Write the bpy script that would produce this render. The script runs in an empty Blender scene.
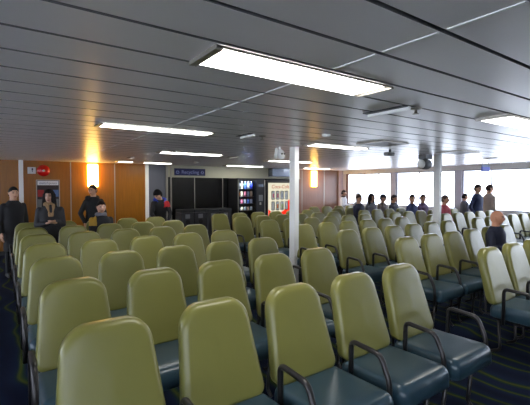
import bpy, bmesh, math, random
from mathutils import Vector, Matrix
random.seed(7)
SC = bpy.context.scene
COL = SC.collection
PI = math.pi
CEIL = 2.24            # ceiling height
CAMZ = 1.62

# ------------------------------------------------------------------ materials
def lin(c):
    out = []
    for v in c:
        v = v / 255.0
        out.append(v / 12.92 if v <= 0.04045 else ((v + 0.055) / 1.055) ** 2.4)
    return tuple(out) + (1.0,)

def mat(name, rgb, rough=0.5, metal=0.0, noise=0.0, nscale=30.0, bump=0.0, bscale=200.0, emit=None, estr=0.0, spec=0.5, coat=0.0):
    m = bpy.data.materials.new(name)
    m.use_nodes = True
    nt = m.node_tree
    b = nt.nodes['Principled BSDF']
    b.inputs['Base Color'].default_value = lin(rgb)
    b.inputs['Roughness'].default_value = rough
    b.inputs['Metallic'].default_value = metal
    b.inputs['Specular IOR Level'].default_value = spec
    b.inputs['Coat Weight'].default_value = coat
    if emit:
        b.inputs['Emission Color'].default_value = lin(emit)
        b.inputs['Emission Strength'].default_value = estr
    if noise or bump:
        tc = nt.nodes.new('ShaderNodeTexCoord')
        if noise:
            n = nt.nodes.new('ShaderNodeTexNoise'); n.inputs['Scale'].default_value = nscale
            n.inputs['Detail'].default_value = 4
            nt.links.new(tc.outputs['Object'], n.inputs['Vector'])
            r = nt.nodes.new('ShaderNodeMapRange')
            r.inputs['To Min'].default_value = 1 - noise; r.inputs['To Max'].default_value = 1 + noise
            nt.links.new(n.outputs['Fac'], r.inputs['Value'])
            mx = nt.nodes.new('ShaderNodeVectorMath'); mx.operation = 'SCALE'
            mx.inputs[0].default_value = lin(rgb)[:3]
            nt.links.new(r.outputs['Result'], mx.inputs['Scale'])
            nt.links.new(mx.outputs['Vector'], b.inputs['Base Color'])
        if bump:
            n2 = nt.nodes.new('ShaderNodeTexNoise'); n2.inputs['Scale'].default_value = bscale
            nt.links.new(tc.outputs['Object'], n2.inputs['Vector'])
            bp = nt.nodes.new('ShaderNodeBump'); bp.inputs['Strength'].default_value = bump
            bp.inputs['Distance'].default_value = 0.002
            nt.links.new(n2.outputs['Fac'], bp.inputs['Height'])
            nt.links.new(bp.outputs['Normal'], b.inputs['Normal'])
    return m

def wood(name, c1, c2, rough=0.35, scale=(14, 14, 0.9)):
    m = mat(name, c1, rough)
    nt = m.node_tree; b = nt.nodes['Principled BSDF']
    tc = nt.nodes.new('ShaderNodeTexCoord'); mp = nt.nodes.new('ShaderNodeMapping')
    mp.inputs['Scale'].default_value = scale
    n = nt.nodes.new('ShaderNodeTexNoise'); n.inputs['Scale'].default_value = 2.2; n.inputs['Detail'].default_value = 6
    n.inputs['Distortion'].default_value = 0.6
    cr = nt.nodes.new('ShaderNodeValToRGB')
    cr.color_ramp.elements[0].color = lin(c2); cr.color_ramp.elements[0].position = 0.3
    cr.color_ramp.elements[1].color = lin(c1); cr.color_ramp.elements[1].position = 0.7
    nt.links.new(tc.outputs['Object'], mp.inputs['Vector']); nt.links.new(mp.outputs['Vector'], n.inputs['Vector'])
    nt.links.new(n.outputs['Fac'], cr.inputs['Fac']); nt.links.new(cr.outputs['Color'], b.inputs['Base Color'])
    return m

def emis(name, rgb, strength):
    m = bpy.data.materials.new(name); m.use_nodes = True
    nt = m.node_tree; nt.nodes.clear()
    e = nt.nodes.new('ShaderNodeEmission'); e.inputs['Color'].default_value = lin(rgb); e.inputs['Strength'].default_value = strength
    o = nt.nodes.new('ShaderNodeOutputMaterial'); nt.links.new(e.outputs[0], o.inputs['Surface'])
    return m

def glass(name, tint=(250, 252, 255), refl=0.06):
    m = bpy.data.materials.new(name); m.use_nodes = True
    nt = m.node_tree; nt.nodes.clear()
    t = nt.nodes.new('ShaderNodeBsdfTransparent'); t.inputs['Color'].default_value = lin(tint)
    g = nt.nodes.new('ShaderNodeBsdfGlossy'); g.inputs['Roughness'].default_value = 0.02
    f = nt.nodes.new('ShaderNodeFresnel'); f.inputs['IOR'].default_value = 1.35
    mx = nt.nodes.new('ShaderNodeMixShader'); o = nt.nodes.new('ShaderNodeOutputMaterial')
    nt.links.new(f.outputs[0], mx.inputs[0]); nt.links.new(t.outputs[0], mx.inputs[1]); nt.links.new(g.outputs[0], mx.inputs[2])
    nt.links.new(mx.outputs[0], o.inputs['Surface'])
    return m

def carpet_mat():
    m = mat('patterned_carpet', (30, 45, 80), 0.95, spec=0.1)
    nt = m.node_tree; b = nt.nodes['Principled BSDF']
    tc = nt.nodes.new('ShaderNodeTexCoord')
    w = nt.nodes.new('ShaderNodeTexWave'); w.inputs['Scale'].default_value = .7; w.inputs['Distortion'].default_value = 7
    w.inputs['Detail'].default_value = 2; w.inputs['Detail Scale'].default_value = 0.9
    nt.links.new(tc.outputs['Object'], w.inputs['Vector'])
    cr = nt.nodes.new('ShaderNodeValToRGB')
    e = cr.color_ramp.elements
    e[0].position = 0.0; e[0].color = lin((16, 24, 46))
    e[1].position = 0.42; e[1].color = lin((22, 34, 60))
    for p, c in ((0.55, (28, 46, 46)), (0.70, (74, 82, 24)), (0.80, (36, 58, 38)), (0.92, (20, 30, 56))):
        k = e.new(p); k.color = lin(c)
    nt.links.new(w.outputs['Fac'], cr.inputs['Fac'])
    n = nt.nodes.new('ShaderNodeTexNoise'); n.inputs['Scale'].default_value = 260
    nt.links.new(tc.outputs['Object'], n.inputs['Vector'])
    mx = nt.nodes.new('ShaderNodeMix'); mx.data_type = 'RGBA'; mx.blend_type = 'MULTIPLY'; mx.inputs['Factor'].default_value = 0.5
    nt.links.new(cr.outputs['Color'], mx.inputs[6]); nt.links.new(n.outputs['Fac'], mx.inputs[7])
    nt.links.new(mx.outputs[2], b.inputs['Base Color'])
    return m

M = {}
M['vinyl'] = mat('olive_vinyl', (119, 117, 60), 0.33, noise=0.05, nscale=9, bump=0.06, bscale=350, spec=0.5)
M['cushion'] = mat('teal_blue_vinyl', (48, 70, 82), 0.30, noise=0.08, nscale=8, bump=0.06, bscale=350)
M['dark_metal'] = mat('dark_bronze_metal', (52, 50, 50), 0.32, 0.5)
M['shell'] = mat('dark_plastic', (38, 40, 42), 0.5)
M['ceiling'] = mat('grey_ceiling_metal', (230, 225, 228), 0.33, 0.12, noise=0.03, nscale=3, spec=.35)
M['groove'] = mat('dark_groove', (120, 119, 120), 0.8, spec=.1)
M['white_paint'] = mat('white_paint', (238, 238, 236), 0.4)
M['cream_paint'] = mat('cream_paint', (200, 196, 170), 0.5)
M['wood'] = wood('orange_wood', (154, 97, 14), (138, 85, 10))
M['brown'] = wood('reddish_brown_wood', (132, 94, 76), (122, 86, 70))
M['seam'] = mat('aluminium', (170, 165, 155), 0.35, 0.7)
M['grey_panel'] = mat('grey_panel', (92, 94, 102), 0.45)
M['black_panel'] = mat('black_panel', (16, 16, 18), 0.22)
M['black'] = mat('black_plastic', (18, 18, 20), 0.45)
M['header'] = mat('beige_header', (176, 172, 150), 0.5)
M['steel'] = mat('grey_blue_steel', (140, 150, 168), 0.25, 0.7)
M['bin'] = mat('charcoal_bin', (46, 46, 50), 0.4)
M['bin_face'] = mat('grey_bin_face', (112, 114, 118), 0.5)
M['carpet'] = carpet_mat()
M['window_frame'] = mat('window_frame', (190, 188, 200), 0.5)
M['pillar'] = mat('shade_tinted_pillar', (205, 203, 214), 0.5)  # backlit shade of the pillars put into the base colour
M['brown_post'] = mat('brown_post', (110, 74, 64), 0.5)
M['pink_post'] = mat('pale_pink_post', (226, 206, 208), 0.5)
M['glass'] = glass('window_glass')
M['lamp'] = emis('fluorescent_diffuser', (255, 253, 246), 9.0)
M['sconce'] = emis('warm_sconce', (255, 198, 98), 15.0)
M['red'] = mat('red_enamel', (190, 20, 18), 0.22)
M['paper'] = mat('white_paper', (225, 225, 228), 0.6)
M['ink'] = mat('dark_ink', (40, 44, 60), 0.6)
M['blue_ink'] = mat('blue_ink', (50, 60, 120), 0.6)
M['grey_ink'] = mat('grey_ink', (110, 112, 112), 0.6)
M['poster_dark'] = mat('poster_dark', (46, 36, 40), 0.5)
M['poster_red'] = mat('poster_red', (150, 34, 34), 0.5)
M['poster_blue'] = mat('poster_blue', (84, 112, 160), 0.5)
M['sign_blue'] = mat('sign_navy', (22, 28, 84), 0.4)
M['sign_text'] = mat('sign_text', (140, 150, 200), 0.5)
M['exit_blue'] = mat('sign_bright_blue', (40, 70, 200), 0.4)
M['machine_panel'] = emis('backlit_cream', (238, 232, 205), 0.5)
M['machine_red'] = emis('backlit_red', (226, 40, 22), 0.8)
M['machine_text'] = emis('backlit_text', (206, 50, 24), 0.4)
M['can_dark'] = mat('can_outline', (46, 50, 44), 0.4)
M['strip_light'] = emis('cool_strip', (225, 235, 255), 22.0)

# ------------------------------------------------------------------ mesh helpers
def new_obj(name, bm, m, parent=None, smooth=False):
    me = bpy.data.meshes.new(name)
    bmesh.ops.recalc_face_normals(bm, faces=bm.faces[:])
    bm.to_mesh(me); bm.free()
    for x in (m if isinstance(m, (list, tuple)) else [m]):
        me.materials.append(x)
    if smooth:
        for p in me.polygons: p.use_smooth = True
    o = bpy.data.objects.new(name, me); COL.objects.link(o)
    if parent: o.parent = parent
    return o

def tag(o, label, cat, group=None):
    o['label'] = label; o['category'] = cat
    if group: o['group'] = group
    return o

def thing(name, label, cat, loc=(0, 0, 0), rz=0, group=None):
    o = bpy.data.objects.new(name, None); COL.objects.link(o)
    o.location = loc; o.rotation_euler = (0, 0, rz)
    return tag(o, label, cat, group)

def struct(name, bm, m, smooth=False):
    o = new_obj(name, bm, m, None, smooth); o['kind'] = 'structure'; return o

def box(bm, x0, x1, y0, y1, z0, z1, mi=0, bev=0.0):
    vs = [bm.verts.new((x, y, z)) for z in (z0, z1) for y in (y0, y1) for x in (x0, x1)]
    fs = []
    for q in ((0, 2, 3, 1), (4, 5, 7, 6), (0, 1, 5, 4), (2, 6, 7, 3), (0, 4, 6, 2), (1, 3, 7, 5)):
        f = bm.faces.new([vs[i] for i in q]); f.material_index = mi; fs.append(f)
    if bev:
        es = list({e for f in fs for e in f.edges})
        bmesh.ops.bevel(bm, geom=es, offset=bev, segments=2, affect='EDGES', profile=0.5)
    return bm

def BX(*a, **k):
    bm = bmesh.new(); box(bm, *a, **k); return bm

def skin_loops(bm, loops, close0=True, close1=True, mi=0):
    rows = [[bm.verts.new(p) for p in L] for L in loops]
    n = len(rows[0])
    for a, b in zip(rows, rows[1:]):
        for i in range(n):
            f = bm.faces.new((a[i], a[(i + 1) % n], b[(i + 1) % n], b[i])); f.material_index = mi
    for flag, r in ((close0, rows[0]), (close1, rows[-1])):
        if flag:
            c = bm.verts.new(sum((v.co for v in r), Vector()) / n)
            for i in range(n):
                f = bm.faces.new((r[i], r[(i + 1) % n], c)); f.material_index = mi
    return bm

def frame_axes(d):
    d = d.normalized()
    a = Vector((0, 0, 1)) if abs(d.z) < 0.9 else Vector((1, 0, 0))
    s = d.cross(a).normalized(); t = s.cross(d).normalized()
    return s, t

def cap(bm, p, q, r1, r2, n=12):
    p, q = Vector(p), Vector(q); d = (q - p)
    if d.length < 1e-6: d = Vector((0, 0, 1e-4))
    s, t = frame_axes(d); u = d.normalized()
    loops = []
    for k in (85, 60, 30, 0):
        a = math.radians(k); c = p - u * r1 * math.sin(a); r = r1 * math.cos(a)
        loops.append([c + (s * math.cos(2 * PI * i / n) + t * math.sin(2 * PI * i / n)) * r for i in range(n)])
    for k in (0, 30, 60, 85):
        a = math.radians(k); c = q + u * r2 * math.sin(a); r = r2 * math.cos(a)
        loops.append([c + (s * math.cos(2 * PI * i / n) + t * math.sin(2 * PI * i / n)) * r for i in range(n)])
    return skin_loops(bm, loops)

def tube(bm, pts, r, n=10, sx=1.0):
    pts = [Vector(p) for p in pts]; loops = []
    for i, p in enumerate(pts):
        d = (pts[min(i + 1, len(pts) - 1)] - pts[max(i - 1, 0)]).normalized()
        s = Vector((1, 0, 0)); s = (s - d * s.dot(d)).normalized(); t = s.cross(d)
        loops.append([p + s * math.cos(2 * PI * k / n) * r * sx + t * math.sin(2 * PI * k / n) * r for k in range(n)])
    return skin_loops(bm, loops)

def fillet(pts, rad, n=5):
    pts = [Vector(p) for p in pts]; out = [pts[0]]
    for i in range(1, len(pts) - 1):
        a, b, c = pts[i - 1], pts[i], pts[i + 1]
        u = (a - b).normalized(); v = (c - b).normalized()
        r = min(rad, (a - b).length * .45, (c - b).length * .45)
        p, q = b + u * r, b + v * r
        for k in range(n + 1):
            t = k / n
            out.append(p * (1 - t) ** 2 + b * 2 * t * (1 - t) + q * t * t)
    out.append(pts[-1]); return out

def lathe(bm, prof, n=24, axis='z', c=(0, 0, 0)):
    c = Vector(c); loops = []
    for r, h in prof:
        L = []
        for i in range(n):
            a = 2 * PI * i / n; x, y = r * math.cos(a), r * math.sin(a)
            L.append(c + (Vector((x, y, h)) if axis == 'z' else Vector((x, h, y)) if axis == 'y' else Vector((h, x, y))))
        loops.append(L)
    return skin_loops(bm, loops)

def text(name, body, size, loc, m, parent, rot=(PI / 2, 0, 0), shear=0.0, align='CENTER', ext=0.001):
    cu = bpy.data.curves.new(name, 'FONT'); cu.body = body; cu.size = size; cu.align_x = align; cu.align_y = 'CENTER'
    cu.shear = shear; cu.extrude = ext
    cu.materials.append(m)
    o = bpy.data.objects.new(name, cu); COL.objects.link(o)
    o.location = loc; o.rotation_euler = rot
    dg = bpy.context.evaluated_depsgraph_get()
    me = bpy.data.meshes.new_from_object(o.evaluated_get(dg), depsgraph=dg)
    bpy.data.objects.remove(o); me.name = name
    o = bpy.data.objects.new(name, me); COL.objects.link(o)
    o.location = loc; o.rotation_euler = rot
    if parent: o.parent = parent
    return o

# ------------------------------------------------------------------ room shell
X0, X1, Y0, Y1 = -4.5, 11.35, -4.5, 10.75
struct('floor', BX(X0, X1, Y0, Y1, -0.12, 0.0), M['carpet'])

# ceiling: long metal panels running along X with narrow recessed joints
bm = bmesh.new()
PW, GW = 0.31, 0.024
y = 1.78 - PW * 21
while y < Y1:
    a, b = max(y + GW / 2, Y0), min(y + PW - GW / 2, Y1)
    if b > a:
        z = CEIL
        n0 = len(bm.faces); box(bm, X0, X1, a, b, z, z + 0.03, 0); bm.faces.ensure_lookup_table()
        for f in bm.faces[n0 + 1:]: f.material_index = 1
    y += PW
box(bm, X0, X1, Y0, Y1, CEIL + 0.022, CEIL + 0.12, 1)
struct('ceiling', bm, [M['ceiling'], M['groove']])

# white joint cover strips running across the panels
for tx in (1.46, 4.43, 7.37, -1.45):
    bm = bmesh.new(); y = 1.78 - PW * 18
    while y < Y1 - PW:
        box(bm, tx - 0.007, tx + 0.007, y + 0.02, y + PW - 0.02, CEIL - 0.004, CEIL + 0.002)
        y += PW
    if tx == 1.46 or tx < 0: struct('trim_ceiling_joint', bm, M['white_paint'])
    else: bm.free()

# back wall in its different claddings
struct('wall_back', BX(X0, 3.38, Y1, Y1 + 0.12, 0, CEIL), M['wood'])
struct('wall_back_grey', BX(3.47, 4.0, Y1, Y1 + 0.12, 0, CEIL), M['grey_panel'])
struct('wall_back_dark', BX(4.0, 9.06, Y1, Y1 + 0.12, 0, 1.89), M['black_panel'])
struct('wall_back_header', BX(4.0, 9.06, Y1 - 0.03, Y1 + 0.12, 1.89, CEIL), M['header'])
struct('wall_back_brown', BX(9.06, X1 + 0.12, Y1, Y1 + 0.12, 0, CEIL), M['brown'])
tn = [0]
def trim(x0, x1, y0, y1, z0, z1, m):
    tn[0] += 1
    return struct('trim_%d' % tn[0], BX(x0, x1, y0, y1, z0, z1), m)
trim(0.38, 0.47, Y1 - 0.09, Y1, 0, CEIL, M['white_paint'])
for sx in (1.49, 2.56): trim(sx - 0.012, sx + 0.012, Y1 - 0.008, Y1, 0.1, CEIL, M['seam'])
trim(3.38, 3.47, Y1 - 0.05, Y1 + 0.12, 0, CEIL, M['white_paint'])
trim(3.98, 4.03, Y1 - 0.05, Y1, 0, CEIL, M['seam'])
trim(4.03, 4.11, Y1 - 0.012, Y1, 0, CEIL, M['black'])
trim(4.11, 4.15, Y1 - 0.05, Y1, 0, CEIL, M['seam'])
for sx in (4.89, 5.86, 6.62): trim(sx - 0.011, sx + 0.011, Y1 - 0.012, Y1, 0.6, 1.89, M['seam'])
trim(4.15, 9.06, Y1 - 0.05, Y1 - 0.03, 1.88, 1.93, M['header'])
for sx in (9.19, 10.31): trim(sx - 0.012, sx + 0.012, Y1 - 0.008, Y1, 0.1, CEIL, M['seam'])
trim(11.10, 11.30, Y1 - 0.03, Y1, 0, CEIL, M['pink_post'])
for nm, a, b in (('baseboard_back', X0, 4.0), ('baseboard_back_end', 9.06, X1)):
    struct(nm, BX(a, b, Y1 - 0.015, Y1, 0, 0.1), M['shell'])

# side walls with window bands; right one is glimpsed, left one lights the room
SILL, HEAD = 0.92, 2.1
def window_wall(side, xa, xb, pillars, mullions, n0):
    struct('wall_%s' % side, BX(xa, xb, Y0, Y1, 0, SILL), M['white_paint'])
    struct('wall_%s_head' % side, BX(xa, xb, Y0, Y1, HEAD, CEIL), M['white_paint'])
    xin = min(xa, xb, key=abs); s = -1 if xin > 0 else 1
    for i, (py, w) in enumerate(pillars):
        struct('wall_%s_pier' % side, BX(min(xa, xb) - (0.03 if s < 0 else 0), max(xa, xb) + (0.03 if s > 0 else 0), py - w / 2, py + w / 2, SILL, HEAD), M['pillar'])
    edges = [Y0] + [v for py, w in sorted(pillars) for v in (py - w / 2, py + w / 2)] + [Y1]
    k = n0
    for a, b in zip(edges[0::2], edges[1::2]):
        if b - a < 0.1: continue
        root = bpy.data.objects.new('window_%d' % k, None); COL.objects.link(root); root['kind'] = 'structure'
        xm = (xa + xb) / 2
        fb = bmesh.new()
        box(fb, xm - .03, xm + .03, a, a + .035, SILL, HEAD); box(fb, xm - .03, xm + .03, b - .035, b, SILL, HEAD)
        box(fb, xm - .03, xm + .03, a + .035, b - .035, SILL, SILL + .04); box(fb, xm - .03, xm + .03, a + .035, b - .035, HEAD - .035, HEAD)
        new_obj('window_frame', fb, M['window_frame'], root)
        ms = [m for m in mullions if a + .1 < m < b - .1]
        for m in ms:
            new_obj('mullion', BX(xm - .02, xm + .02, m - .014, m + .014, SILL + .04, HEAD - .035), M['window_frame'], root)
        es = [a + .035] + [v for m in sorted(ms) for v in (m - .014, m + .014)] + [b - .035]
        for c, d in zip(es[0::2], es[1::2]):
            new_obj('window_pane', BX(xm - .004, xm + .004, c, d, SILL + .04, HEAD - .035), M['glass'], root)
        k += 1
    return k
pr = [(8.36, .22), (6.05, .21), (3.74, .21), (1.43, .21), (-0.88, .21), (-3.19, .21), (10.64, .2)]
n = window_wall('right', X1, X1 + 0.12, pr, (9.70, 9.03, 7.39, 5.13, 2.6, .3, -2.0), 1)
n = window_wall('left', X0 - 0.12, X0, [(y_, .21) for y_ in (8.36, 6.05, 3.74, 1.43, -.88, -3.19)], (7.2, 4.9, 2.6, .3, -2.0), n)
struct('wall_front', BX(X0 - .12, X1 + .12, Y0 - 0.12, Y0, 0, SILL), M['cream_paint'])
struct('wall_front_head', BX(X0 - .12, X1 + .12, Y0 - 0.12, Y0, HEAD, CEIL), M['cream_paint'])
struct('wall_front_side', BX(.5, X1 + .12, Y0 - .12, Y0, SILL, HEAD), M['cream_paint'])
px_ = [X0 - .12, -2.0, .62]
for i in range(2):  # unseen front windows, added to throw daylight on the nearest block
    struct('wall_front_pier', BX(max(px_[i] - .12, X0 - .12), px_[i] + .12, Y0 - .12, Y0, SILL, HEAD), M['pillar'])
    root = bpy.data.objects.new('window_%d' % n, None); COL.objects.link(root); root['kind'] = 'structure'; n += 1
    a, b = px_[i] + .12, px_[i + 1] - .12
    fb = bmesh.new(); ym = Y0 - .06
    box(fb, a, a + .035, ym - .03, ym + .03, SILL, HEAD); box(fb, b - .035, b, ym - .03, ym + .03, SILL, HEAD)
    box(fb, a + .035, b - .035, ym - .03, ym + .03, SILL, SILL + .04); box(fb, a + .035, b - .035, ym - .03, ym + .03, HEAD - .035, HEAD)
    new_obj('window_frame', fb, M['window_frame'], root)
    new_obj('window_pane', BX(a + .035, b - .035, ym - .004, ym + .004, SILL + .04, HEAD - .035), M['glass'], root)
trim(X1 - 0.035, X1, 10.46, 10.54, SILL, HEAD, M['brown_post'])

# slim square columns
struct('column_1', BX(3.80, 3.885, 4.62, 4.75, 0, CEIL), M['white_paint'])
struct('column_2', BX(7.10, 7.18, 4.16, 4.29, 0, CEIL), M['white_paint'])

# ------------------------------------------------------------------ lounge seats
def backrest_bm():
    # rounded trapezoid outline in (x, h); loops of rounded edge from the front face round to the rear
    H = 0.53; n = 14
    def corner_pts(cx, cz, r, a0, a1, k=n):
        return [(cx + r * math.cos(a0 + (a1 - a0) * i / k), cz + r * math.sin(a0 + (a1 - a0) * i / k)) for i in range(k + 1)]
    def outline(ins):
        pts = []
        rb, rt = 0.05, 0.12
        wb, wt = 0.240, 0.204
        P = []
        P += corner_pts(wb - rb, rb, rb, -PI / 2, -0.08, 6)
        P += corner_pts(wt - rt, H - rt, rt, 0.08, PI / 2 - 0.06, 12)
        P += corner_pts(-(wt - rt), H - rt, rt, PI / 2 + 0.06, PI - 0.08, 12)
        P += corner_pts(-(wb - rb), rb, rb, PI + 0.08, 1.5 * PI, 6)
        # crown the top edge a little
        out = []
        for x, z in P:
            fx = 1 - ins / 0.21; fz = 1 - ins / (H / 2)
            zz = H / 2 + (z - H / 2) * fz
            xx = x * fx
            zz += 0.012 * (1 - (x / 0.24) ** 2) * max(0, (z / H - .6) / .4) * fz
            out.append((xx, zz))
        return out
    def place(x, h, d):
        # recline and a gentle lumbar curve; d is depth behind the front face
        t = h / H
        y = -0.05 + 0.145 * t + 0.012 * math.sin(PI * t) + d
        return Vector((x, y, 0.475 + h * 0.962))
    T = 0.085; R = 0.034
    loops = []
    for ins in (0.19, 0.15, 0.11, 0.075):
        loops.append([place(x, h, -0.006 * (ins / .19)) for x, h in outline(ins)])
    for k in range(6):
        a = PI / 2 * k / 5
        loops.append([place(x, h, R - R * math.cos(a) if False else R * (1 - math.sin(a)) * 0 + R * (1 - math.cos(PI / 2 * k / 5))) for x, h in outline(R * (1 - math.sin(a)))])
    for k in range(1, 6):
        a = PI / 2 * k / 5
        loops.append([place(x, h, T - R * .7 + R * .7 * math.sin(a)) for x, h in outline(R * .7 * (1 - math.cos(a)))])
    for ins in (0.11, 0.19):
        loops.append([place(x, h, T) for x, h in outline(ins)])
    bm = bmesh.new(); skin_loops(bm, loops); return bm

def cushion_bm():
    W, Y_F, Y_B = 0.245, -0.475, 0.02
    ZB, ZT, R = 0.365, 0.500, 0.05
    def outl(ins, dz_front=0):
        r = 0.05; P = []
        x1, ya, yb = W - ins, Y_F + ins, Y_B - ins; r = max(0.012, r - ins * .5)
        for cx, cy, a0 in ((x1 - r, yb - r, 0), (-x1 + r, yb - r, PI / 2), (-x1 + r, ya + r, PI), (x1 - r, ya + r, 1.5 * PI)):
            for i in range(6):
                a = a0 + PI / 2 * i / 5; P.append((cx + r * math.cos(a), cy + r * math.sin(a)))
        return P
    def z_of(y, z):       # dished seat with waterfall front
        t = (y - Y_F) / (Y_B - Y_F)
        return z - 0.018 * t - 0.02 * max(0, (0.16 - t) / .16) ** 2
    loops = [[Vector((x, y, ZB)) for x, y in outl(.02)]]
    loops.append([Vector((x, y, ZB + .01)) for x, y in outl(0)])
    for k in range(6):
        a = PI / 2 * k / 5
        loops.append([Vector((x, y, z_of(y, ZT - R + R * math.sin(a)))) for x, y in outl(R * .8 * (1 - math.cos(a)))])
    for ins in (.09, .15, .2):
        loops.append([Vector((x, y, z_of(y, ZT + .002))) for x, y in outl(ins)])
    bm = bmesh.new(); skin_loops(bm, loops); return bm

def armrest_bm():
    pts = fillet([(0, -0.12, .33), (0, -0.125, .665), (0, -0.345, .655), (0, -0.405, .52), (0, -0.41, .33)], .04, 5)
    bm = bmesh.new(); tube(bm, pts, .0155, 10, 1.15); return bm

def seat_legs(parent):
    for s in (-1, 1):
        bm = bmesh.new()
        tube(bm, fillet([(s * .17, -.36, .34), (s * .17, -.33, .05), (s * .17, -.38, .012)], .03), .014, 8)
        new_obj('leg', bm, M['dark_metal'], parent, True)
        bm = bmesh.new()
        tube(bm, fillet([(s * .17, -.04, .34), (s * .17, -.06, .05), (s * .17, .02, .012)], .03), .014, 8)
        new_obj('leg', bm, M['dark_metal'], parent, True)
    bm = bmesh.new(); box(bm, -.20, .20, -.24, -.19, .325, .363, 0, .004); box(bm, -.185, -.155, -.40, 0.0, .335, .363); box(bm, .155, .185, -.40, 0.0, .335, .363)
    new_obj('under_frame', bm, M['dark_metal'], parent)

def make_seat(double):
    t = thing('lounge_seat', 'x', 'seat')
    new_obj('backrest', backrest_bm(), M['vinyl'], t, True)
    new_obj('seat_cushion', cushion_bm(), M['cushion'], t, True)
    o = new_obj('armrest', armrest_bm(), M['dark_metal'], t, True); o.location.x = .265
    if double:
        o = new_obj('armrest', armrest_bm(), M['dark_metal'], t, True); o.location.x = -.265
    seat_legs(t)
    for s in (-1, 1):
        bm = bmesh.new()
        tube(bm, [(s * .12, -.02, .35), (s * .12, .10, .352), (s * .12, .10, .42), (s * .12, .11, .62)], .011, 8)
        new_obj('back_bracket', bm, M['dark_metal'], t, True)
    return t
protos = {False: make_seat(False), True: make_seat(True)}
first = {False: True, True: True}
def place_seat(double, loc, label, group):
    p = protos[double]
    if first[double]:
        first[double] = False; r = p
    else:
        r = p.copy(); COL.objects.link(r)
        for ch in p.children:
            c = ch.copy(); COL.objects.link(c); c.parent = r
    r.location = loc; r['label'] = label; r['group'] = group
    return r

ORD = ['first', 'second', 'third', 'fourth', 'fifth', 'sixth', 'seventh', 'eighth', 'ninth']
NEAR = ['nearest row', 'second row back', 'third row back', 'fourth row back', 'fifth row back', 'sixth row back', 'farthest row']
def row_y(k): return 1.72 + 0.967 * k
SEAT = {}
def block(name, xs, rows, where, endname, rev):
    nr = len(rows)
    for i, k in enumerate(rows):
        rn = NEAR[i] if i < nr - 1 else 'farthest row'
        for j, x in enumerate(xs):
            o = len(xs) - j if rev else j + 1
            num = ORD[o - 1]
            lab = 'olive vinyl seat, %s from %s, %s of the %s' % (num, endname, rn, where)
            SEAT[name, k, j] = place_seat(j == 0, (x, row_y(k), 0), lab, 'olive seats in the %s' % where)
LX = [0.40 + .552 * i for i in range(5)]
MX = [4.09 + .53 * i for i in range(6)]
RX = [7.85 + .53 * i for i in range(6)]
block('L', LX, range(0, 7), 'nearest block', 'white-post aisle', True)
block('M', MX, range(0, 7), 'middle block', 'white post', False)
block('R', RX, range(2, 8), 'window block', 'the window', True)

# ------------------------------------------------------------------ ceiling fittings
def ceiling_light(x0, x1, y0, y1, label, end=False):
    t = thing('ceiling_light', label, 'ceiling light', ((x0 + x1) / 2, (y0 + y1) / 2, CEIL), 0, 'fluorescent lights in the ceiling')
    hx, hy = (x1 - x0) / 2, (y1 - y0) / 2
    new_obj('diffuser', BX(-hx + .03, hx - (.07 if hx > .55 and hy > .13 else .02), -hy + .012, hy - .012, -.014, -.004, bev=.003), M['lamp'], t)
    bm = bmesh.new()
    box(bm, -hx - .01, -hx + .012, -hy, hy, -.022, -.002); box(bm, -hx + .018, -hx + .028, -hy, hy, -.022, -.002)
    box(bm, hx - .018, hx + .006, -hy, hy, -.018, -.002)
    box(bm, -hx, hx, -hy, -hy + .01, -.012, -.002); box(bm, -hx, hx, hy - .01, hy, -.012, -.002)
    new_obj('light_frame', bm, M['dark_metal'] if end else M['seam'], t)
W = PW
def g(k): return 1.78 + PW * k       # joint line k
ceiling_light(0.79, 2.01, g(-1) + .02, g(0) - .01, 'large bright ceiling light over the nearest block of seats')
ceiling_light(0.81, 2.04, 3.93, 4.17, 'slim ceiling light between the large near light and the wood wall')
ceiling_light(2.36, 3.62, 6.62, 6.86, 'ceiling light in front of the navy recycling sign')
ceiling_light(3.06, 3.85, 9.88, 10.10, 'short ceiling light close to the grey wall section')
ceiling_light(5.50, 6.84, 9.85, 10.08, 'ceiling light lighting the beige header above the black panels')
ceiling_light(3.72, 4.92, 4.10, 4.34, 'ceiling light just past the slim white post nearest the camera')
ceiling_light(5.25, 6.62, 7.32, 7.56, 'ceiling light before the red drinks machine')
ceiling_light(2.40, 2.80, 9.80, 10.0, 'smallest ceiling light strip close to the orange wood wall')
ceiling_light(3.60, 4.86, g(-1) + .02, g(0) - .01, 'bright ceiling light in line with the large near light, across the aisle')
ceiling_light(8.45, 9.71, 9.78, 10.0, 'ceiling light close to the brown wood wall and its lamp')

def joint_fitting(x, y0, y1, label):
    # unlit slot with white edge strip and a small sprinkler beside it
    t = thing('ceiling_vent', label, 'vent', (x, (y0 + y1) / 2, CEIL), 0, 'slotted vents in the ceiling')
    h = (y1 - y0) / 2
    new_obj('edge_strip', BX(-.012, .012, -h, h, -.03, -.002), M['white_paint'], t)
    new_obj('slot', BX(-.075, -.02, -h, h, -.008, -.002), M['shell'], t)
    return t
def sprinkler(x, y, label):
    t = thing('ceiling_sprinkler', label, 'sprinkler', (x, y, CEIL), 0, 'sprinklers in the ceiling')
    bm = bmesh.new(); lathe(bm, [(.045, -.002), (.045, -.008), (.02, -.016)], 16); new_obj('escutcheon', bm, M['seam'], t, True)
    bm = bmesh.new(); lathe(bm, [(.011, -.014), (.011, -.04), (.026, -.046), (.026, -.05)], 12); new_obj('nozzle', bm, M['seam'], t, True)
joint_fitting(2.61, 1.78, 2.18, 'white edged ceiling vent beside the end of the large near light')
sprinkler(2.72, 1.80, 'ceiling sprinkler beside the nearest white edged vent')
joint_fitting(2.47, 3.75, 4.05, 'white edged ceiling vent between two lights before the snack machine')
sprinkler(2.66, 3.86, 'ceiling sprinkler beside the vent before the snack machine')
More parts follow.
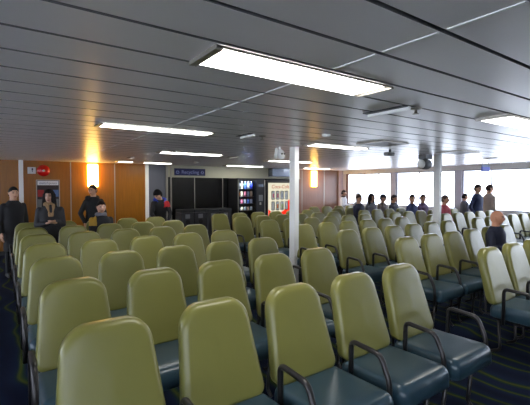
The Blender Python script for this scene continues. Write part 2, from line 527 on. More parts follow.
joint_fitting(2.55, 6.35, 6.5, 'small ceiling vent just before the light by the recycling sign')
joint_fitting(4.05, 6.75, 7.1, 'ceiling vent before the beige header')
joint_fitting(2.35, 8.2, 8.5, 'ceiling vent near the short light and the orange wood')

def hatch(x0, x1, y0, y1, label):
    t = thing('ceiling_hatch', label, 'hatch', ((x0 + x1) / 2, (y0 + y1) / 2, CEIL), 0, 'dark hatches in the ceiling')
    hx, hy = (x1 - x0) / 2, (y1 - y0) / 2
    new_obj('panel', BX(-hx, hx, -hy, hy, -.014, -.002), M['grey_panel'], t)
    bm = bmesh.new()
    box(bm, -hx - .012, -hx, -hy - .012, hy + .012, -.018, -.002); box(bm, hx, hx + .012, -hy - .012, hy + .012, -.018, -.002)
    box(bm, -hx, hx, -hy - .012, -hy, -.018, -.002); box(bm, -hx, hx, hy, hy + .012, -.018, -.002)
    new_obj('rim', bm, M['seam'], t)
hatch(6.5, 7.1, 3.42, 3.86, 'dark square ceiling hatch next to the farther white post')
hatch(4.25, 4.8, 3.30, 3.75, 'dark square ceiling hatch above the middle block of seats')
hatch(8.75, 9.05, 3.85, 4.1, 'small dark ceiling hatch before the blue hanging sign')

# white rotating camera next to column 1, grey one next to column 2
t = thing('security_camera', 'white round ceiling camera beside the nearer white post', 'camera', (3.62, 4.78, CEIL))
bm = bmesh.new(); cap(bm, (0, 0, -.004), (0, 0, -.06), .022, .02); new_obj('mount', bm, M['white_paint'], t, True)
bm = bmesh.new(); cap(bm, (-.045, .02, -.04), (-.06, .02, -.16), .022, .028); cap(bm, (.02, 0, -.10), (.02, -.02, -.14), .062, .062, 18); new_obj('housing', bm, M['white_paint'], t, True)
for dx in (-.018, .03):
    bm = bmesh.new(); cap(bm, (dx + .01, -.075, -.115), (dx + .012, -.082, -.115), .013, .011); new_obj('lens', bm, M['black'], t, True)
t = thing('ceiling_speaker', 'grey box speaker with drum hanging beside the farther white post', 'speaker', (6.86, 4.32, CEIL))
new_obj('mount', BX(-.12, .12, -.08, .08, -.09, -.002, bev=.01), M['bin_face'], t)
bm = bmesh.new(); lathe(bm, [(.05, -.13), (.095, -.125), (.10, -.05), (.10, .05), (.09, .09)], 20, 'x', (0, 0, -.19)); new_obj('drum', bm, M['bin_face'], t, True)
bm = bmesh.new(); lathe(bm, [(.088, -.134), (.07, -.15)], 20, 'x', (0, 0, -.19)); new_obj('grille', bm, M['white_paint'], t, True)
t = thing('ceiling_projector', 'small dark device hanging from the ceiling below the dark hatch', 'device', (5.4, 4.05, CEIL))
bm = bmesh.new(); cap(bm, (0, 0, -.004), (0, 0, -.05), .02, .02); new_obj('mount', bm, M['shell'], t, True)
bm = bmesh.new(); box(bm, -.11, .07, -.05, .05, -.11, -.05, 0, .015); new_obj('housing', bm, M['bin_face'], t, True)
for (x, y, l) in ((3.2, 3.3, 'round white smoke detector before the nearer white post'), (4.1, 8.9, 'round white smoke detector in front of the recycling sign')):
    bm = bmesh.new(); lathe(bm, [(.055, -.003), (.055, -.02), (.03, -.035)], 20)
    o = new_obj('smoke_detector', bm, M['white_paint'], None, True); o.location = (x, y, CEIL); tag(o, l, 'smoke detector')

# blue hanging direction sign
t = thing('hanging_sign', 'blue hanging direction sign above the people standing by the windows', 'sign', (9.75, 4.53, 0), 0)
new_obj('sign_board', BX(-.19, .19, -.015, .015, 1.97, 2.09, bev=.004), M['exit_blue'], t)
new_obj('top_band', BX(-.19, .19, -.015, .015, 2.092, 2.14, bev=.004), M['poster_blue'], t)
for s in (-1, 1): new_obj('rod', BX(s * .15 - .005, s * .15 + .005, -.005, .005, 2.141, CEIL - .001), M['seam'], t)

# ------------------------------------------------------------------ fittings on the back wall
def sconce(x, z0, z1, label):
    t = thing('wall_lamp', label, 'wall lamp', (x, Y1, 0), 0, 'warm wall lamps')
    new_obj('back_plate', BX(-.09, .09, -.02, -.001, z0 - .03, z1 + .02), M['seam'], t)
    bm = bmesh.new(); L = []
    for z in (z0, z0 + .015, z1 - .015, z1):
        k = .9 if z in (z0, z1) else 1
        L.append([Vector((.13 * k * math.cos(PI * i / 14), -.022 - .10 * k * math.sin(PI * i / 14), z)) for i in range(15)])  # shade widened to take in the glow around the lamp
    skin_loops(bm, L); new_obj('lamp_shade', bm, M['sconce'], t, True)
    bm = bmesh.new(); lathe(bm, [(.02, -.06), (.035, -.04), (.045, -.005)], 14, 'z', (0, -.06, z0)); new_obj('finial', bm, M['dark_metal'], t, True)
sconce(2.01, 1.60, 2.19, 'glowing warm wall lamp on the orange wood wall')
sconce(9.76, 1.60, 2.19, 'glowing warm wall lamp on the brown wood wall')

t = thing('fire_bell', 'round red fire alarm bell on the orange wood wall', 'alarm bell', (0.89, Y1, 2.0))
bm = bmesh.new(); lathe(bm, [(.05, -.002), (.05, -.03)], 20, 'y'); new_obj('mount', bm, M['dark_metal'], t, True)
bm = bmesh.new(); lathe(bm, [(.125, -.032), (.14, -.036), (.138, -.055), (.12, -.085), (.08, -.105), (.035, -.112)], 32, 'y'); new_obj('gong', bm, M['red'], t, True)
bm = bmesh.new(); lathe(bm, [(.028, -.113), (.026, -.125), (.012, -.13)], 16, 'y'); new_obj('nut', bm, M['seam'], t, True)
t = thing('notice_sign', 'small white notice with a dark symbol beside the red bell', 'notice', (0.645, Y1, 2.0))
new_obj('card', BX(-.085, .085, -.006, -.001, -.08, .08), M['paper'], t)
bm = bmesh.new(); box(bm, .0, .03, -.009, -.0065, 0.0, .055); box(bm, .005, .022, -.009, -.0065, -.035, -.01); new_obj('symbol', bm, M['ink'], t)
t = thing('poster', 'framed poster with pale heading behind the woman on the orange wall', 'poster', (0.985, Y1, 0))
new_obj('board', BX(-.235, .235, -.012, -.001, .95, 1.76), M['poster_dark'], t)
bm = bmesh.new()
box(bm, -.255, -.235, -.02, -.001, .93, 1.78); box(bm, .235, .255, -.02, -.001, .93, 1.78); box(bm, -.235, .235, -.02, -.001, 1.76, 1.78); box(bm, -.235, .235, -.02, -.001, .93, .95)
new_obj('poster_frame', bm, M['seam'], t)
new_obj('heading', BX(-.225, .225, -.014, -.0125, 1.645, 1.75), M['paper'], t)
text('lettering', 'match', .082, (-.095, -.0155, 1.695), M['blue_ink'], t, shear=.25)
text('lettering', 'press', .082, (.105, -.0155, 1.695), M['grey_ink'], t)
new_obj('photo_print', BX(-.225, -.09, -.014, -.0125, 1.36, 1.53), M['poster_red'], t)
new_obj('photo_print', BX(.09, .225, -.014, -.0125, 1.36, 1.53), M['poster_blue'], t)
new_obj('photo_print', BX(-.225, .225, -.014, -.0125, .97, 1.3), M['grey_ink'], t)

# recycling sign
t = thing('recycling_sign', 'navy recycling sign with white words above the black panels', 'sign', (4.73, Y1 - .03, 2.045))
new_obj('board', BX(-.50, .50, -.02, -.001, -.105, .105, bev=.003), M['sign_blue'], t)
text('lettering', 'Recycling', .15, (0.0, -.0225, -.005), M['sign_text'], t)
def tri(cx, cz, r):
    bm = bmesh.new()
    for k in range(3):
        a, b = PI / 2 + k * 2 * PI / 3 + .25, PI / 2 + (k + 1) * 2 * PI / 3 - .25
        p = [Vector((cx + rr * math.cos(q), yy, cz + rr * math.sin(q))) for yy in (-.0235, -.0205) for rr, q in ((r, a), (r, b), (r * .55, b), (r * .55, a))]
        v = [bm.verts.new(x) for x in p]
        for q in ((0, 1, 2, 3), (7, 6, 5, 4), (0, 4, 5, 1), (1, 5, 6, 2), (2, 6, 7, 3), (3, 7, 4, 0)): bm.faces.new([v[i] for i in q])
    return bm
new_obj('recycling_logo', tri(-.40, -.01, .06), M['sign_text'], t); new_obj('recycling_logo', tri(.40, -.01, .06), M['sign_text'], t)

# steel soffit box over the drinks machine
o = new_obj('soffit_box', BX(7.62, 8.68, Y1 - .3, Y1 - .052, 1.95, 2.235, bev=.005), M['steel'], None)
tag(o, 'shiny blue-grey steel box mounted above the red drinks machine', 'soffit box')

# recycling bins
for i, (x0, x1, lab) in enumerate(((4.18, 4.56, 'charcoal recycling bin nearest the grey wall section'), (4.58, 4.96, 'charcoal recycling bin second from the grey wall section'),
                                   (4.98, 5.38, 'charcoal recycling bin second from the snack machine'), (5.40, 5.80, 'charcoal recycling bin nearest the snack machine'))):
    t = thing('recycling_bin', lab, 'bin', ((x0 + x1) / 2, 10.3, 0), 0, 'bins below the recycling sign'); h = (x1 - x0) / 2
    new_obj('body', BX(-h, h, -.22, .22, 0, .86, bev=.01), M['bin'], t)
    new_obj('lid', BX(-h, h, -.23, .22, .865, .95, bev=.012), M['shell'], t)
    new_obj('face_label', BX(-.07, .07, -.224, -.221, .70, .82), M['bin_face'], t)
    bm = bmesh.new(); lathe(bm, [(.065, -.236), (.05, -.238)], 20, 'y', (0, 0, .60)); new_obj('opening', bm, M['black'], t)

# snack machine
VY = 10.1
t = thing('snack_machine', 'black glass-front snack vending machine beside the drinks machine', 'vending machine', (6.55, VY, 0))
w = .51
bm = bmesh.new()
box(bm, -w, w, .5, .60, 0.02, 1.87); box(bm, -w, -w + .03, 0, .5, 0.02, 1.87); box(bm, w - .03, w, 0, .5, .02, 1.87)
box(bm, -w + .03, w - .03, .02, .5, 1.84, 1.87); box(bm, -w + .03, w - .03, 0, .02, 1.79, 1.87); box(bm, -w + .03, w - .03, 0, .5, .02, .45)
box(bm, .19, w - .03, 0.021, .5, .45, 1.839); box(bm, .19, w - .03, 0.0, .021, .45, 1.79)
new_obj('cabinet', bm, M['black'], t)
new_obj('door_glass', BX(-w + .03, .19, .012, .018, .46, 1.785), M['glass'], t)
for x in (-w - .002, w - .016): new_obj('edge_strip', BX(x, x + .018, -.014, -.001, .05, 1.82), M['seam'], t)
new_obj('case_light', BX(-w + .06, .16, .03, .07, 1.80, 1.835), M['strip_light'], t)
new_obj('case_light', BX(-w + .033, -w + .05, .03, .06, .75, 1.78), M['strip_light'], t)  # added fill light, out of sight, brightens the lower shelves
new_obj('tube_lip', BX(-w + .03, -w + .065, -.004, .010, .46, 1.785), M['black'], t)  # lip added so the side tube stays hidden
for z in (1.53, 1.29, 1.07, .85): new_obj('shelf', BX(-w + .035, .185, .10, .48, z - .015, z), M['bin'], t)
new_obj('keypad', BX(.27, .42, -.012, -.001, 1.14, 1.34), M['bin_face'], t)
new_obj('coin_slot', BX(.30, .36, -.010, -.001, 1.02, 1.10), M['seam'], t)
new_obj('price_panel', BX(.26, .44, -.010, -.001, 1.60, 1.68), M['steel'], t)
new_obj('tray_flap', BX(-.40, .12, -.012, -.001, .16, .34), M['shell'], t)
# goods inside: each stands on its shelf
cols = {'white': (232, 234, 236), 'lime': (200, 214, 150), 'sky': (110, 150, 240), 'blue': (70, 90, 220), 'orange': (230, 140, 70), 'cream': (226, 214, 180), 'pink': (220, 120, 140), 'grey': (150, 156, 170), 'tan': (190, 160, 130), 'silver': (200, 204, 210)}
gm = {k: mat('wrapper_' + k, v, .3) for k, v in cols.items()}
def bottle(x, z, c, label, grp):
    t2 = thing('drink_bottle', label, 'bottle', (6.55 + x, VY + .14, z), 0, grp)
    bm = bmesh.new(); lathe(bm, [(.036, .001), (.042, .01), (.042, .16), (.018, .205), (.016, .225)], 16); new_obj('bottle_body', bm, gm[c], t2, True)
    bm = bmesh.new(); lathe(bm, [(.02, .226), (.02, .245)], 12); new_obj('bottle_cap', bm, gm['silver'], t2, True)
def packet(x, z, h, c, label, grp):
    bm = bmesh.new(); L = []
    for k, th in ((0.001, .004), (.02, .012), (h * .3, .035), (h * .7, .035), (h - .02, .012), (h, .004)):
        L.append([Vector((.042 * math.cos(a) * (1 if .01 < k < h - .01 else 1.02), th * math.sin(a), k)) for a in [2 * PI * i / 16 for i in range(16)]])
    skin_loops(bm, L); o = new_obj('snack_packet', bm, gm[c], None, True); o.location = (6.55 + x, VY + .15, z); tag(o, label, 'snack', grp)
xs = [-.385, -.27, -.155, -.04, .075]
for i, c in enumerate(('white', 'lime', 'sky', 'white', 'blue')):
    bottle(xs[i], 1.53, c, '%s bottle, %s from the black panels, top shelf of the snack machine' % (c, ORD[i]), 'bottles in the snack machine')
for sh, z, h, cc in (('second', 1.29, .17, ('orange', 'cream', 'pink', 'grey', 'tan')), ('third', 1.07, .14, ('grey', 'pink', 'silver', 'sky', 'grey')), ('bottom', .85, .12, ('silver', 'cream', 'silver', 'tan', 'silver'))):
    for i, c in enumerate(cc):
        packet(xs[i], z, h, c, '%s packet, %s from the black panels, %s shelf of the snack machine' % (c, ORD[i], sh), 'packets in the snack machine')

# drinks machine
t = thing('drinks_machine', 'drinks vending machine with backlit cream and red front', 'vending machine', (7.66, VY, 0))
new_obj('cabinet', BX(-.53, .53, 0, .60, .02, 1.81, bev=.012), M['black'], t)
new_obj('front_panel', BX(-.47, .47, -.012, -.001, .55, 1.73), M['machine_panel'], t)
text('lettering', 'Coca-Cola', .17, (.02, -.0155, 1.60), M['machine_text'], t, shear=.2)
def rr(bm, cx, cz, hw, hh, y0, y1, r=.03):
    L = []
    for yy in (y1, y0):
        P = []
        for sx, sz, a0 in ((1, 1, 0), (-1, 1, PI / 2), (-1, -1, PI), (1, -1, 1.5 * PI)):
            for i in range(5):
                a = a0 + PI / 2 * i / 4; P.append(Vector((cx + sx * (hw - r) + r * math.cos(a), yy, cz + sz * (hh - r) + r * math.sin(a))))
        L.append(P)
    skin_loops(bm, L)
inner = ('pink', 'pink', 'grey', 'silver', 'white', 'orange', 'lime', 'white')
for i in range(8):
    cx, cz = -.28 + .185 * (i % 4), 1.32 if i < 4 else .97
    bm = bmesh.new(); rr(bm, cx, cz, .07, .145, -.018, -.0125); o = new_obj('can_window', bm, M['can_dark'], t)
    bm = bmesh.new(); rr(bm, cx, cz, .05, .124, -.022, -.0185, .022); new_obj('can_picture', bm, gm['white'], o)
    bm = bmesh.new(); rr(bm, cx, cz - .01, .03, .07, -.025, -.0225, .015); new_obj('can_badge', bm, gm[inner[i]], o)
bm = bmesh.new()      # red swoosh rising towards the right
top = [(-.47, .86), (-.36, .78), (-.2, .73), (0, .74), (.16, .80), (.27, .94), (.34, 1.12), (.38, 1.16), (.44, 1.18), (.47, 1.2)]
bot = [(x, .56) for x, z in top]
v0 = [bm.verts.new((x, -.0165 + q, z)) for q in (0, .003) for x, z in top + bot[::-1]]
n = len(top) * 2
for i in range(len(top) - 1):
    bm.faces.new([v0[i], v0[i + 1], v0[n - 2 - i], v0[n - 1 - i]]); bm.faces.new([v0[n + n - 1 - i], v0[n + n - 2 - i], v0[n + i + 1], v0[n + i]])
for i in range(n): bm.faces.new([v0[i], v0[n + i], v0[n + (i + 1) % n], v0[(i + 1) % n]])
new_obj('swoosh', bm, M['machine_red'], t)
new_obj('dispensing_door', BX(-.25, .25, -.012, -.001, .2, .45), M['shell'], t)

# ------------------------------------------------------------------ people
def remeshed(name, bm, mats, parent, voxel, classify=None, smooth_it=2):
    me = bpy.data.meshes.new(name + '_src'); bmesh.ops.recalc_face_normals(bm, faces=bm.faces[:]); bm.to_mesh(me); bm.free()
    tmp = bpy.data.objects.new('tmp', me); COL.objects.link(tmp)
    r = tmp.modifiers.new('r', 'REMESH'); r.mode = 'VOXEL'; r.voxel_size = voxel
    s = tmp.modifiers.new('s', 'SMOOTH'); s.factor = .5; s.iterations = smooth_it
    dg = bpy.context.evaluated_depsgraph_get()
    out = bpy.data.meshes.new_from_object(tmp.evaluated_get(dg), depsgraph=dg)
    bpy.data.objects.remove(tmp); bpy.data.meshes.remove(me)
    out.name = name; out.materials.clear()
    for m in mats: out.materials.append(m)
    for p in out.polygons:
        p.use_smooth = True
        p.material_index = classify(p.center) if classify else 0
    o = bpy.data.objects.new(name, out); COL.objects.link(o); o.parent = parent
    return o

def loft(bm, secs, f, n=24):
    L = []
    for z, rx, ry, yo in secs:
        L.append([f(Vector((rx * math.copysign(abs(math.cos(a)) ** .85, math.cos(a)), yo + ry * math.copysign(abs(math.sin(a)) ** .85, math.sin(a)), z))) for a in [2 * PI * i / n for i in range(n)]])
    skin_loops(bm, L)

def head_bm(bm, f, grow=0.0, mask=None, nu=40, nv=28):
    L = []
    for j in range(1, nv):
        th = PI * j / nv; row = []
        for i in range(nu):
            ph = 2 * PI * i / nu
            d = Vector((math.sin(th) * math.cos(ph), math.sin(th) * math.sin(ph), math.cos(th)))
            x, y, z = d
            rx, ry, rz = .077, .098, .118
            p = Vector((x * rx, y * ry, z * rz))
            if z < 0:
                k = min(1, -z); p.x *= 1 - .30 * k * k; p.y *= 1 - .22 * k * k if y > 0 else 1 - .04 * k
            if y < 0:                                   # face
                def G(cx, cz, s): return math.exp(-(((p.x - cx) / s) ** 2 + ((p.z - cz) / (s * 1.2)) ** 2))
                p.y -= .024 * math.exp(-((p.x / .013) ** 2 + ((p.z + .022) / .022) ** 2))
                p.y -= .010 * math.exp(-((p.x / .010) ** 2 + ((p.z - .005) / .02) ** 2))
                p.y += .008 * (G(.031, .012, .014) + G(-.031, .012, .014))
                p.y -= .005 * math.exp(-((p.x / .05) ** 2 + ((p.z - .035) / .012) ** 2))
                p.y -= .006 * math.exp(-((p.x / .022) ** 2 + ((p.z + .062) / .01) ** 2))
                p.y -= .008 * math.exp(-((p.x / .025) ** 2 + ((p.z + .1) / .018) ** 2))
            if mask is not None:
                p = p * (1 + grow / .1) if mask(d) else p * .90
            row.append(f(p))
        L.append(row)
    skin_loops(bm, L)

def arm_pts(sh, s, kind, up):
    if kind == 'down': e = sh + Vector((s * .05, .03, -.27)); w = e + Vector((s * .005, -.07, -.235))
    elif kind == 'clasp': e = sh + Vector((s * .035, .01, -.26)); w = Vector((s * .065, sh.y - .15, sh.z - .22))
    elif kind == 'lap': e = sh + Vector((s * .012, -.05, -.265)); w = e + Vector((-s * .10, -.22, -.035))
    elif kind == 'pocket': e = sh + Vector((s * .10, .05, -.25)); w = e + Vector((-s * .05, -.10, -.21))
    elif kind == 'reach': e = sh + Vector((s * .05, -.10, -.25)); w = e + Vector((-s * .08, -.19, -.15))
    elif kind == 'face': e = sh + Vector((s * .04, -.16, -.22)); w = e + Vector((-s * .08, -.13, .20))
    elif kind == 'cross': e = sh + Vector((s * .08, -.06, -.25)); w = Vector((-s * .06, sh.y - .23, sh.z - .24))
    return e, w

def hand(bm, w, d, s, curl=.5):
    d = d.normalized(); side, nrm = frame_axes(d)
    thumb = side if (side.y < 0) == (True) else -side
    if abs(side.y) < .15: thumb = side * (-s if side.x > 0 else s)
    nrm = d.cross(thumb).normalized() * (s)
    for k in (-.022, -.007, .008, .022): cap(bm, w + thumb * k * .7, w + d * .085 + thumb * k, .017, .014, 8)
    for k, ln in ((-.031, .058), (-.0105, .074), (.0105, .08), (.031, .072)):
        a = w + d * .085 + thumb * k
        b = a + (d + nrm * .15 * curl * 2).normalized() * ln * .55
        c = b + (d + nrm * .55 * curl * 2).normalized() * ln * .5
        cap(bm, a, b, .0088, .0082, 8); cap(bm, b, c, .0082, .0068, 8)
    a = w + d * .02 + thumb * .02; b = a + (d * .7 + thumb * .8).normalized() * .042; c = b + (d + thumb * .15 + nrm * .2).normalized() * .034
    cap(bm, a, b, .012, .0095, 8); cap(bm, b, c, .0095, .0075, 8)

def person(label, loc, rz, H=1.70, sit=False, arms=('down', 'down'), top=(30, 30, 34), legs=(34, 36, 44), hair=('short', (24, 20, 18)), skin=(196, 150, 122),
           lean=0.0, yaw=0.0, pitch=0.0, roll=0.0, collar=None, scarf=None, hood=None, cap_col=None, patch=None, hem=.80, strap=None):
    t = thing('person', label, 'person', loc, rz)
    S = H / 1.70
    piv = Vector((0, 0, .92))
    base = Vector((0, -.165, .558)) / S if sit else piv
    if sit: base = Vector((0, -.20 / S, .602 / S))
    R = Matrix.Rotation(lean, 3, 'X')           # positive leans forward (towards -y)
    def up(p): return (base + R @ (Vector(p) - piv)) * S
    def raw(p): return Vector(p) * S
    neck = Vector((0, .01, 1.45)); hc = Vector((0, -.012, 1.585))
    HR = Matrix.Rotation(yaw, 3, 'Z') @ Matrix.Rotation(lean * .35 + pitch, 3, 'X') @ Matrix.Rotation(roll, 3, 'Y')
    nk = base + R @ (neck - piv)
    hcen = nk + HR @ (hc - neck)
    def hf(p): return (hcen + HR @ p) * S
    # joints
    sh, el, wr = {}, {}, {}
    for s, k in ((1, arms[0]), (-1, arms[1])):
        sh[s] = base + R @ (Vector((s * .165, .0, 1.352)) - piv)
        el[s], wr[s] = arm_pts(sh[s], s, k, up)
    hip, kn, an = {}, {}, {}
    for s in (1, -1):
        if sit:
            hip[s] = Vector((s * .088, base.y, base.z)); kn[s] = Vector((s * .105, base.y - .43, base.z)); an[s] = Vector((s * .10, base.y - .43, .085 / S))
        else:
            hip[s] = Vector((s * .088, 0, .90)); kn[s] = Vector((s * .098, -.015, .49)); an[s] = Vector((s * .10, .015, .085))
    torso = [(.84, .145, .10, 0), (.90, .158, .112, 0), (1.0, .146, .104, 0), (1.10, .138, .096, 0), (1.24, .156, .108, 0), (1.33, .160, .104, 0), (1.375, .128, .09, 0), (1.41, .095, .075, .003), (1.445, .068, .062, .005)]
    bm = bmesh.new()
    loft(bm, torso, up)
    cap(bm, up((0, .012, 1.40)), (hcen + HR @ Vector((0, .015, -.06))) * S,   .06 * S, .056 * S)
    head_bm(bm, hf)
    for s in (1, -1):      # ears
        cap(bm, hf(Vector((s * .074, .012, .022))), hf(Vector((s * .076, .008, -.018))), .016 * S, .011 * S, 8)
        cap(bm, sh[s] * S, el[s] * S, .046 * S, .037 * S); cap(bm, el[s] * S, wr[s] * S, .037 * S, .025 * S)
        hand(bm, wr[s] * S, (wr[s] - el[s]), s)
        cap(bm, hip[s] * S, kn[s] * S, .070 * S, .050 * S); cap(bm, kn[s] * S, an[s] * S, .050 * S, .033 * S)
        cap(bm, (an[s] + Vector((0, .02, -.04))) * S, (an[s] + Vector((s * .02, -.13, -.055))) * S, .034 * S, .025 * S)
    HI = HR.transposed()
    skin_m = mat('skin', skin, .5); lip_m = mat('lips', (150, 84, 76), .5); eye_m = mat('eye_dark', (30, 24, 22), .3); brow_m = mat('eyebrow', hair[1] if hair else (60, 44, 36), .7)
    def cls(c):
        q = HI @ (c / S - hcen)
        if q.y < -.05:
            for s in (1, -1):
                if ((q.x - s * .031) / .014) ** 2 + ((q.z - .010) / .007) ** 2 < 1: return 2
                if ((q.x - s * .032) / .021) ** 2 + ((q.z - .031) / .005) ** 2 < 1: return 3
            if (q.x / .024) ** 2 + ((q.z + .062) / .008) ** 2 < 1: return 1
        return 0
    remeshed('body', bm, [skin_m, lip_m, eye_m, brow_m], t, .0068, cls, 1)
    # jacket
    g = .022
    bm = bmesh.new()
    secs = [(hem, .172, .128, 0)] + [(z, rx + g, ry + g, yo) for z, rx, ry, yo in torso if z > hem + .03 and z < 1.43] + [(1.452, .080, .078, .008)]
    if sit: secs = [(.905, .185, .125, -.0)] + [q for q in secs if q[0] > .93]
    loft(bm, secs, up)
    for s in (1, -1):
        cap(bm, sh[s] * S, el[s] * S, .056 * S, .052 * S); cap(bm, el[s] * S, (el[s] + (wr[s] - el[s]) * .95) * S, .050 * S, .037 * S)
    top_m = mat('jacket_cloth', top, .75, noise=.12, nscale=14); top2 = mat('jacket_patch', patch or top, .7)
    colr = mat('collar_cloth', collar or top, .75)
    RI = R.transposed()
    def jc(c):
        q = RI @ (c / S - base) + piv
        if patch and q.x > .07 and q.z > 1.29 and q.z < 1.42: return 1
        if strap and q.x < -.10 and q.z > 1.25: return 1
        return 0
    if strap: top2.node_tree.nodes['Principled BSDF'].inputs['Base Color'].default_value = lin(strap)
    remeshed('jacket', bm, [top_m, top2], t, .013, jc)
    if collar:
        bm = bmesh.new(); cap(bm, up((-.05, -.03, 1.445)), up((.05, -.03, 1.445)), .052 * S, .052 * S); cap(bm, up((-.06, .03, 1.45)), up((.06, .03, 1.45)), .05 * S, .05 * S)
        remeshed('collar', bm, [colr], t, .012)
    if hood:
        bm = bmesh.new(); cap(bm, up((-.10, .06, 1.42)), up((.10, .06, 1.42)), .06 * S, .06 * S); cap(bm, up((-.10, .05, 1.43)), up((-.06, -.06, 1.40)), .045 * S, .03 * S); cap(bm, up((.10, .05, 1.43)), up((.06, -.06, 1.40)), .045 * S, .03 * S)
        remeshed('hood', bm, [mat('hood_cloth', hood, .8)], t, .012)
    if scarf:
        bm = bmesh.new()
        for s in (1, -1): cap(bm, up((s * .05, -.07, 1.44)), up((s * .018, -.115, 1.26)), .03 * S, .03 * S)
        cap(bm, up((-.06, -.02, 1.45)), up((.06, -.02, 1.45)), .05 * S, .05 * S)
        remeshed('scarf', bm, [mat('scarf_cloth', scarf, .8, noise=.4, nscale=40)], t, .012)
    bm = bmesh.new()
    if sit: cap(bm, (hip[1]) * S, (hip[-1]) * S, .086 * S, .086 * S)
    else: loft(bm, [(.80, .165, .118, 0), (.90, .170, .124, 0), (1.0, .158, .116, 0)], up)
    for s in (1, -1):
        cap(bm, hip[s] * S, kn[s] * S, .084 * S, .062 * S); cap(bm, kn[s] * S, (an[s] + Vector((0, 0, .01))) * S, .062 * S, .048 * S)
    remeshed('trousers', bm, [mat('trouser_cloth', legs, .8, noise=.1, nscale=20)], t, .013)
    for s in (1, -1):
        bm = bmesh.new(); a = an[s]
        cap(bm, (a + Vector((0, .03, -.035))) * S, (a + Vector((s * .02, -.14, -.048))) * S, .046 * S, .034 * S)
        cap(bm, a * S, (a + Vector((0, .01, -.03))) * S, .044 * S, .046 * S)
        remeshed('shoe', bm, [mat('shoe_leather', (28, 26, 26), .5)], t, .012)
    if hair:
        kind, hcol = hair
        bm = bmesh.new()
        if kind == 'short': head_bm(bm, hf, .012, lambda d: d.z > -.05 + .62 * (-d.y) ** .6 if d.y < 0 else d.z > -.40)
        elif kind == 'bushy': head_bm(bm, hf, .024, lambda d: d.z > -.12 + .5 * (-d.y) ** .6 if d.y < 0 else d.z > -.40)
        elif kind == 'long':
            head_bm(bm, hf, .02, lambda d: not (d.y < -.25 and abs(d.x) < .62 and d.z < .48) and d.z > -.8)
            for s in (1, -1): cap(bm, hf(Vector((s * .070, -.01, .03))), hf(Vector((s * .088, -.02, -.19))), .034 * S, .034 * S)
            cap(bm, hf(Vector((0, .07, 0))), hf(Vector((0, .085, -.17))), .06 * S, .07 * S)
        elif kind == 'fringe': head_bm(bm, hf, .004, lambda d: (d.z < .22 and d.z > -.35 and d.y > .05))
        remeshed('hair', bm, [mat('hair', hcol, .8, spec=.2)], t, .008)
    if cap_col:
        bm = bmesh.new(); head_bm(bm, hf, .022, lambda d: d.z > .28)
        cap(bm, hf(Vector((-.05, -.09, .05))), hf(Vector((.05, -.09, .05))), .02 * S, .02 * S); cap(bm, hf(Vector((-.03, -.14, .042))), hf(Vector((.03, -.14, .042))), .012 * S, .012 * S)
        remeshed('cap', bm, [mat('cap_cloth', cap_col, .8)], t, .01)
    return t

BLK = (24, 24, 28)
def seat_loc(b, r, j, dy=0.0):
    o = SEAT[b, r, j]; return (o.location.x, o.location.y + dy, 0)
person('woman with long dark hair, grey padded coat and scarf, hands clasped before poster', (0.66, 6.96, 0), 0.0, 1.56, arms=('clasp', 'clasp'), top=(28, 28, 33), legs=(30, 30, 34), hair=('long', (22, 18, 18)), scarf=(150, 120, 84), yaw=-.35, hem=.72, skin=(188, 146, 124))
person('standing man in black hooded jacket looking aside below the wall lamp', (1.62, 8.60, 0), .25, 1.64, arms=('pocket', 'pocket'), top=(16, 17, 21), hair=('short', (44, 32, 26)), yaw=-1.05, hood=(22, 23, 28))
person('seated youth in dark jacket with yellow strap before the man in black', seat_loc('L', 6, 2), 0, 1.62, True, ('lap', 'lap'), (18, 18, 24), (28, 28, 34), ('short', (36, 28, 24)), collar=(110, 110, 122), strap=(170, 130, 30), lean=-.02, skin=(200, 152, 128))
person('dark haired man in black jacket with blue and red shoulder looking down', (2.95, 8.38, 0), -.15, 1.58, arms=('reach', 'reach'), top=(17, 17, 20), hair=('bushy', (12, 11, 13)), lean=.28, yaw=-.85, pitch=.45, hood=(44, 66, 170), patch=(190, 30, 36))
person('person in long black coat standing at the edge of the nearest block', (.20, 8.12, 0), 0.3, 1.60, arms=('down', 'down'), top=(18, 18, 22), legs=(20, 20, 24), hair=('short', (24, 20, 18)), hem=.5)
person('bald man in dark navy sweater seated in the middle block', seat_loc('M', 1, 3), 0.0, 1.47, True, ('lap', 'cross'), (26, 32, 54), (30, 32, 40), None, yaw=.32, skin=(196, 138, 108), lean=.0)
# people by the windows
person('standing man in navy jacket among the window seats beside a man in tan', (10.27, 4.965, 0), .0, 1.66, arms=('pocket', 'pocket'), top=(38, 48, 84), legs=(150, 152, 158), hair=('short', (40, 34, 34)), yaw=-.3)
person('standing man in tan coat close to the window beside a man in navy', (11.05, 5.03, 0), 1.1, 1.66, arms=('down', 'down'), top=(168, 154, 142), legs=(90, 86, 84), hair=('short', (60, 48, 42)), yaw=-.3)  # coat colour lightened to carry the window haze
person('short dark haired person in grey jacket standing by the window pillar', (11.05, 5.70, 0), .9, 1.40, arms=('down', 'down'), top=(96, 98, 112), legs=(60, 60, 70), hair=('short', (34, 26, 26)), yaw=0)
person('seated person in red top in the window block', seat_loc('R', 4, 3), 0, 1.70, True, ('lap', 'lap'), (206, 92, 104), (70, 70, 80), ('short', (90, 72, 66)), yaw=.2)  # red paled, window haze mixed into the cloth colour
person('seated person in navy jacket turned to a neighbour in purple', seat_loc('R', 5, 3), 0, 1.70, True, ('lap', 'lap'), (58, 66, 108), (50, 52, 60), ('short', (44, 40, 48)), lean=.05, yaw=-.6)
person('seated person in purple top beside a neighbour in navy', seat_loc('R', 5, 4), 0, 1.70, True, ('lap', 'lap'), (112, 92, 128), (60, 60, 70), ('short', (90, 70, 70)), lean=.05, yaw=-.8)
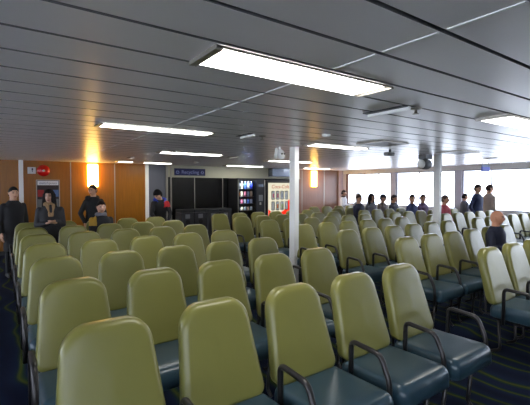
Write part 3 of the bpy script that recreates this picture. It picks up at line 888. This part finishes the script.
person('seated person in navy top nearest the brown wood wall', seat_loc('R', 6, 1), 0, 1.68, True, ('lap', 'lap'), (40, 44, 66), (40, 42, 50), ('short', (70, 52, 46)), yaw=-.1)
person('seated person in pale cap by the window', seat_loc('R', 7, 3), 0, 1.70, True, ('face', 'lap'), (190, 190, 196), (90, 90, 100), ('short', (80, 66, 60)), cap_col=(190, 186, 184), yaw=-.2)
person('seated dark haired woman in grey top beside a person in dark cap', seat_loc('R', 6, 2), 0, 1.72, True, ('lap', 'lap'), (110, 110, 120), (60, 60, 70), ('long', (44, 36, 40)), yaw=-.1)
person('seated person in dark cap beside a dark haired woman in grey', seat_loc('R', 6, 3), 0, 1.66, True, ('lap', 'lap'), (120, 108, 104), (60, 60, 70), ('short', (40, 40, 50)), cap_col=(48, 52, 70), yaw=.2)
person('seated person with black hair and slate top beside a person in dark cap', seat_loc('R', 6, 4), 0, 1.62, True, ('lap', 'lap'), (70, 72, 84), (60, 60, 70), ('short', (36, 34, 42)), yaw=.2)
person('person with dark hair in white shirt standing at the brown wall corner', (9.98, 9.42, 0), .4, 1.47, arms=('down', 'cross'), top=(226, 226, 232), legs=(60, 60, 70), hair=('short', (50, 36, 38)), yaw=.3, collar=(60, 44, 50))

# ------------------------------------------------------------------ world and camera
w = bpy.data.worlds.new('overcast'); SC.world = w; w.use_nodes = True
bg = w.node_tree.nodes['Background']; bg.inputs['Color'].default_value = lin((236, 243, 255)); bg.inputs['Strength'].default_value = 5.0

cam = bpy.data.cameras.new('camera'); co = bpy.data.objects.new('camera', cam); COL.objects.link(co)
cam.sensor_width = 36; cam.lens = 379.7 / 530 * 36; cam.shift_y = -5.0 / 530; cam.clip_start = .05
TH = 0.9605
pitch = math.atan((197.5 - 186.2) / 379.7)
co.location = (0, 0, CAMZ); co.rotation_euler = (PI / 2 - pitch, 0, -(PI / 2 - TH))
SC.camera = co
SC.view_settings.view_transform = 'Standard'; SC.view_settings.look = 'None'
SC.view_settings.gamma = 1.0; SC.view_settings.use_curve_mapping = False
SC.view_settings.exposure = 1.0
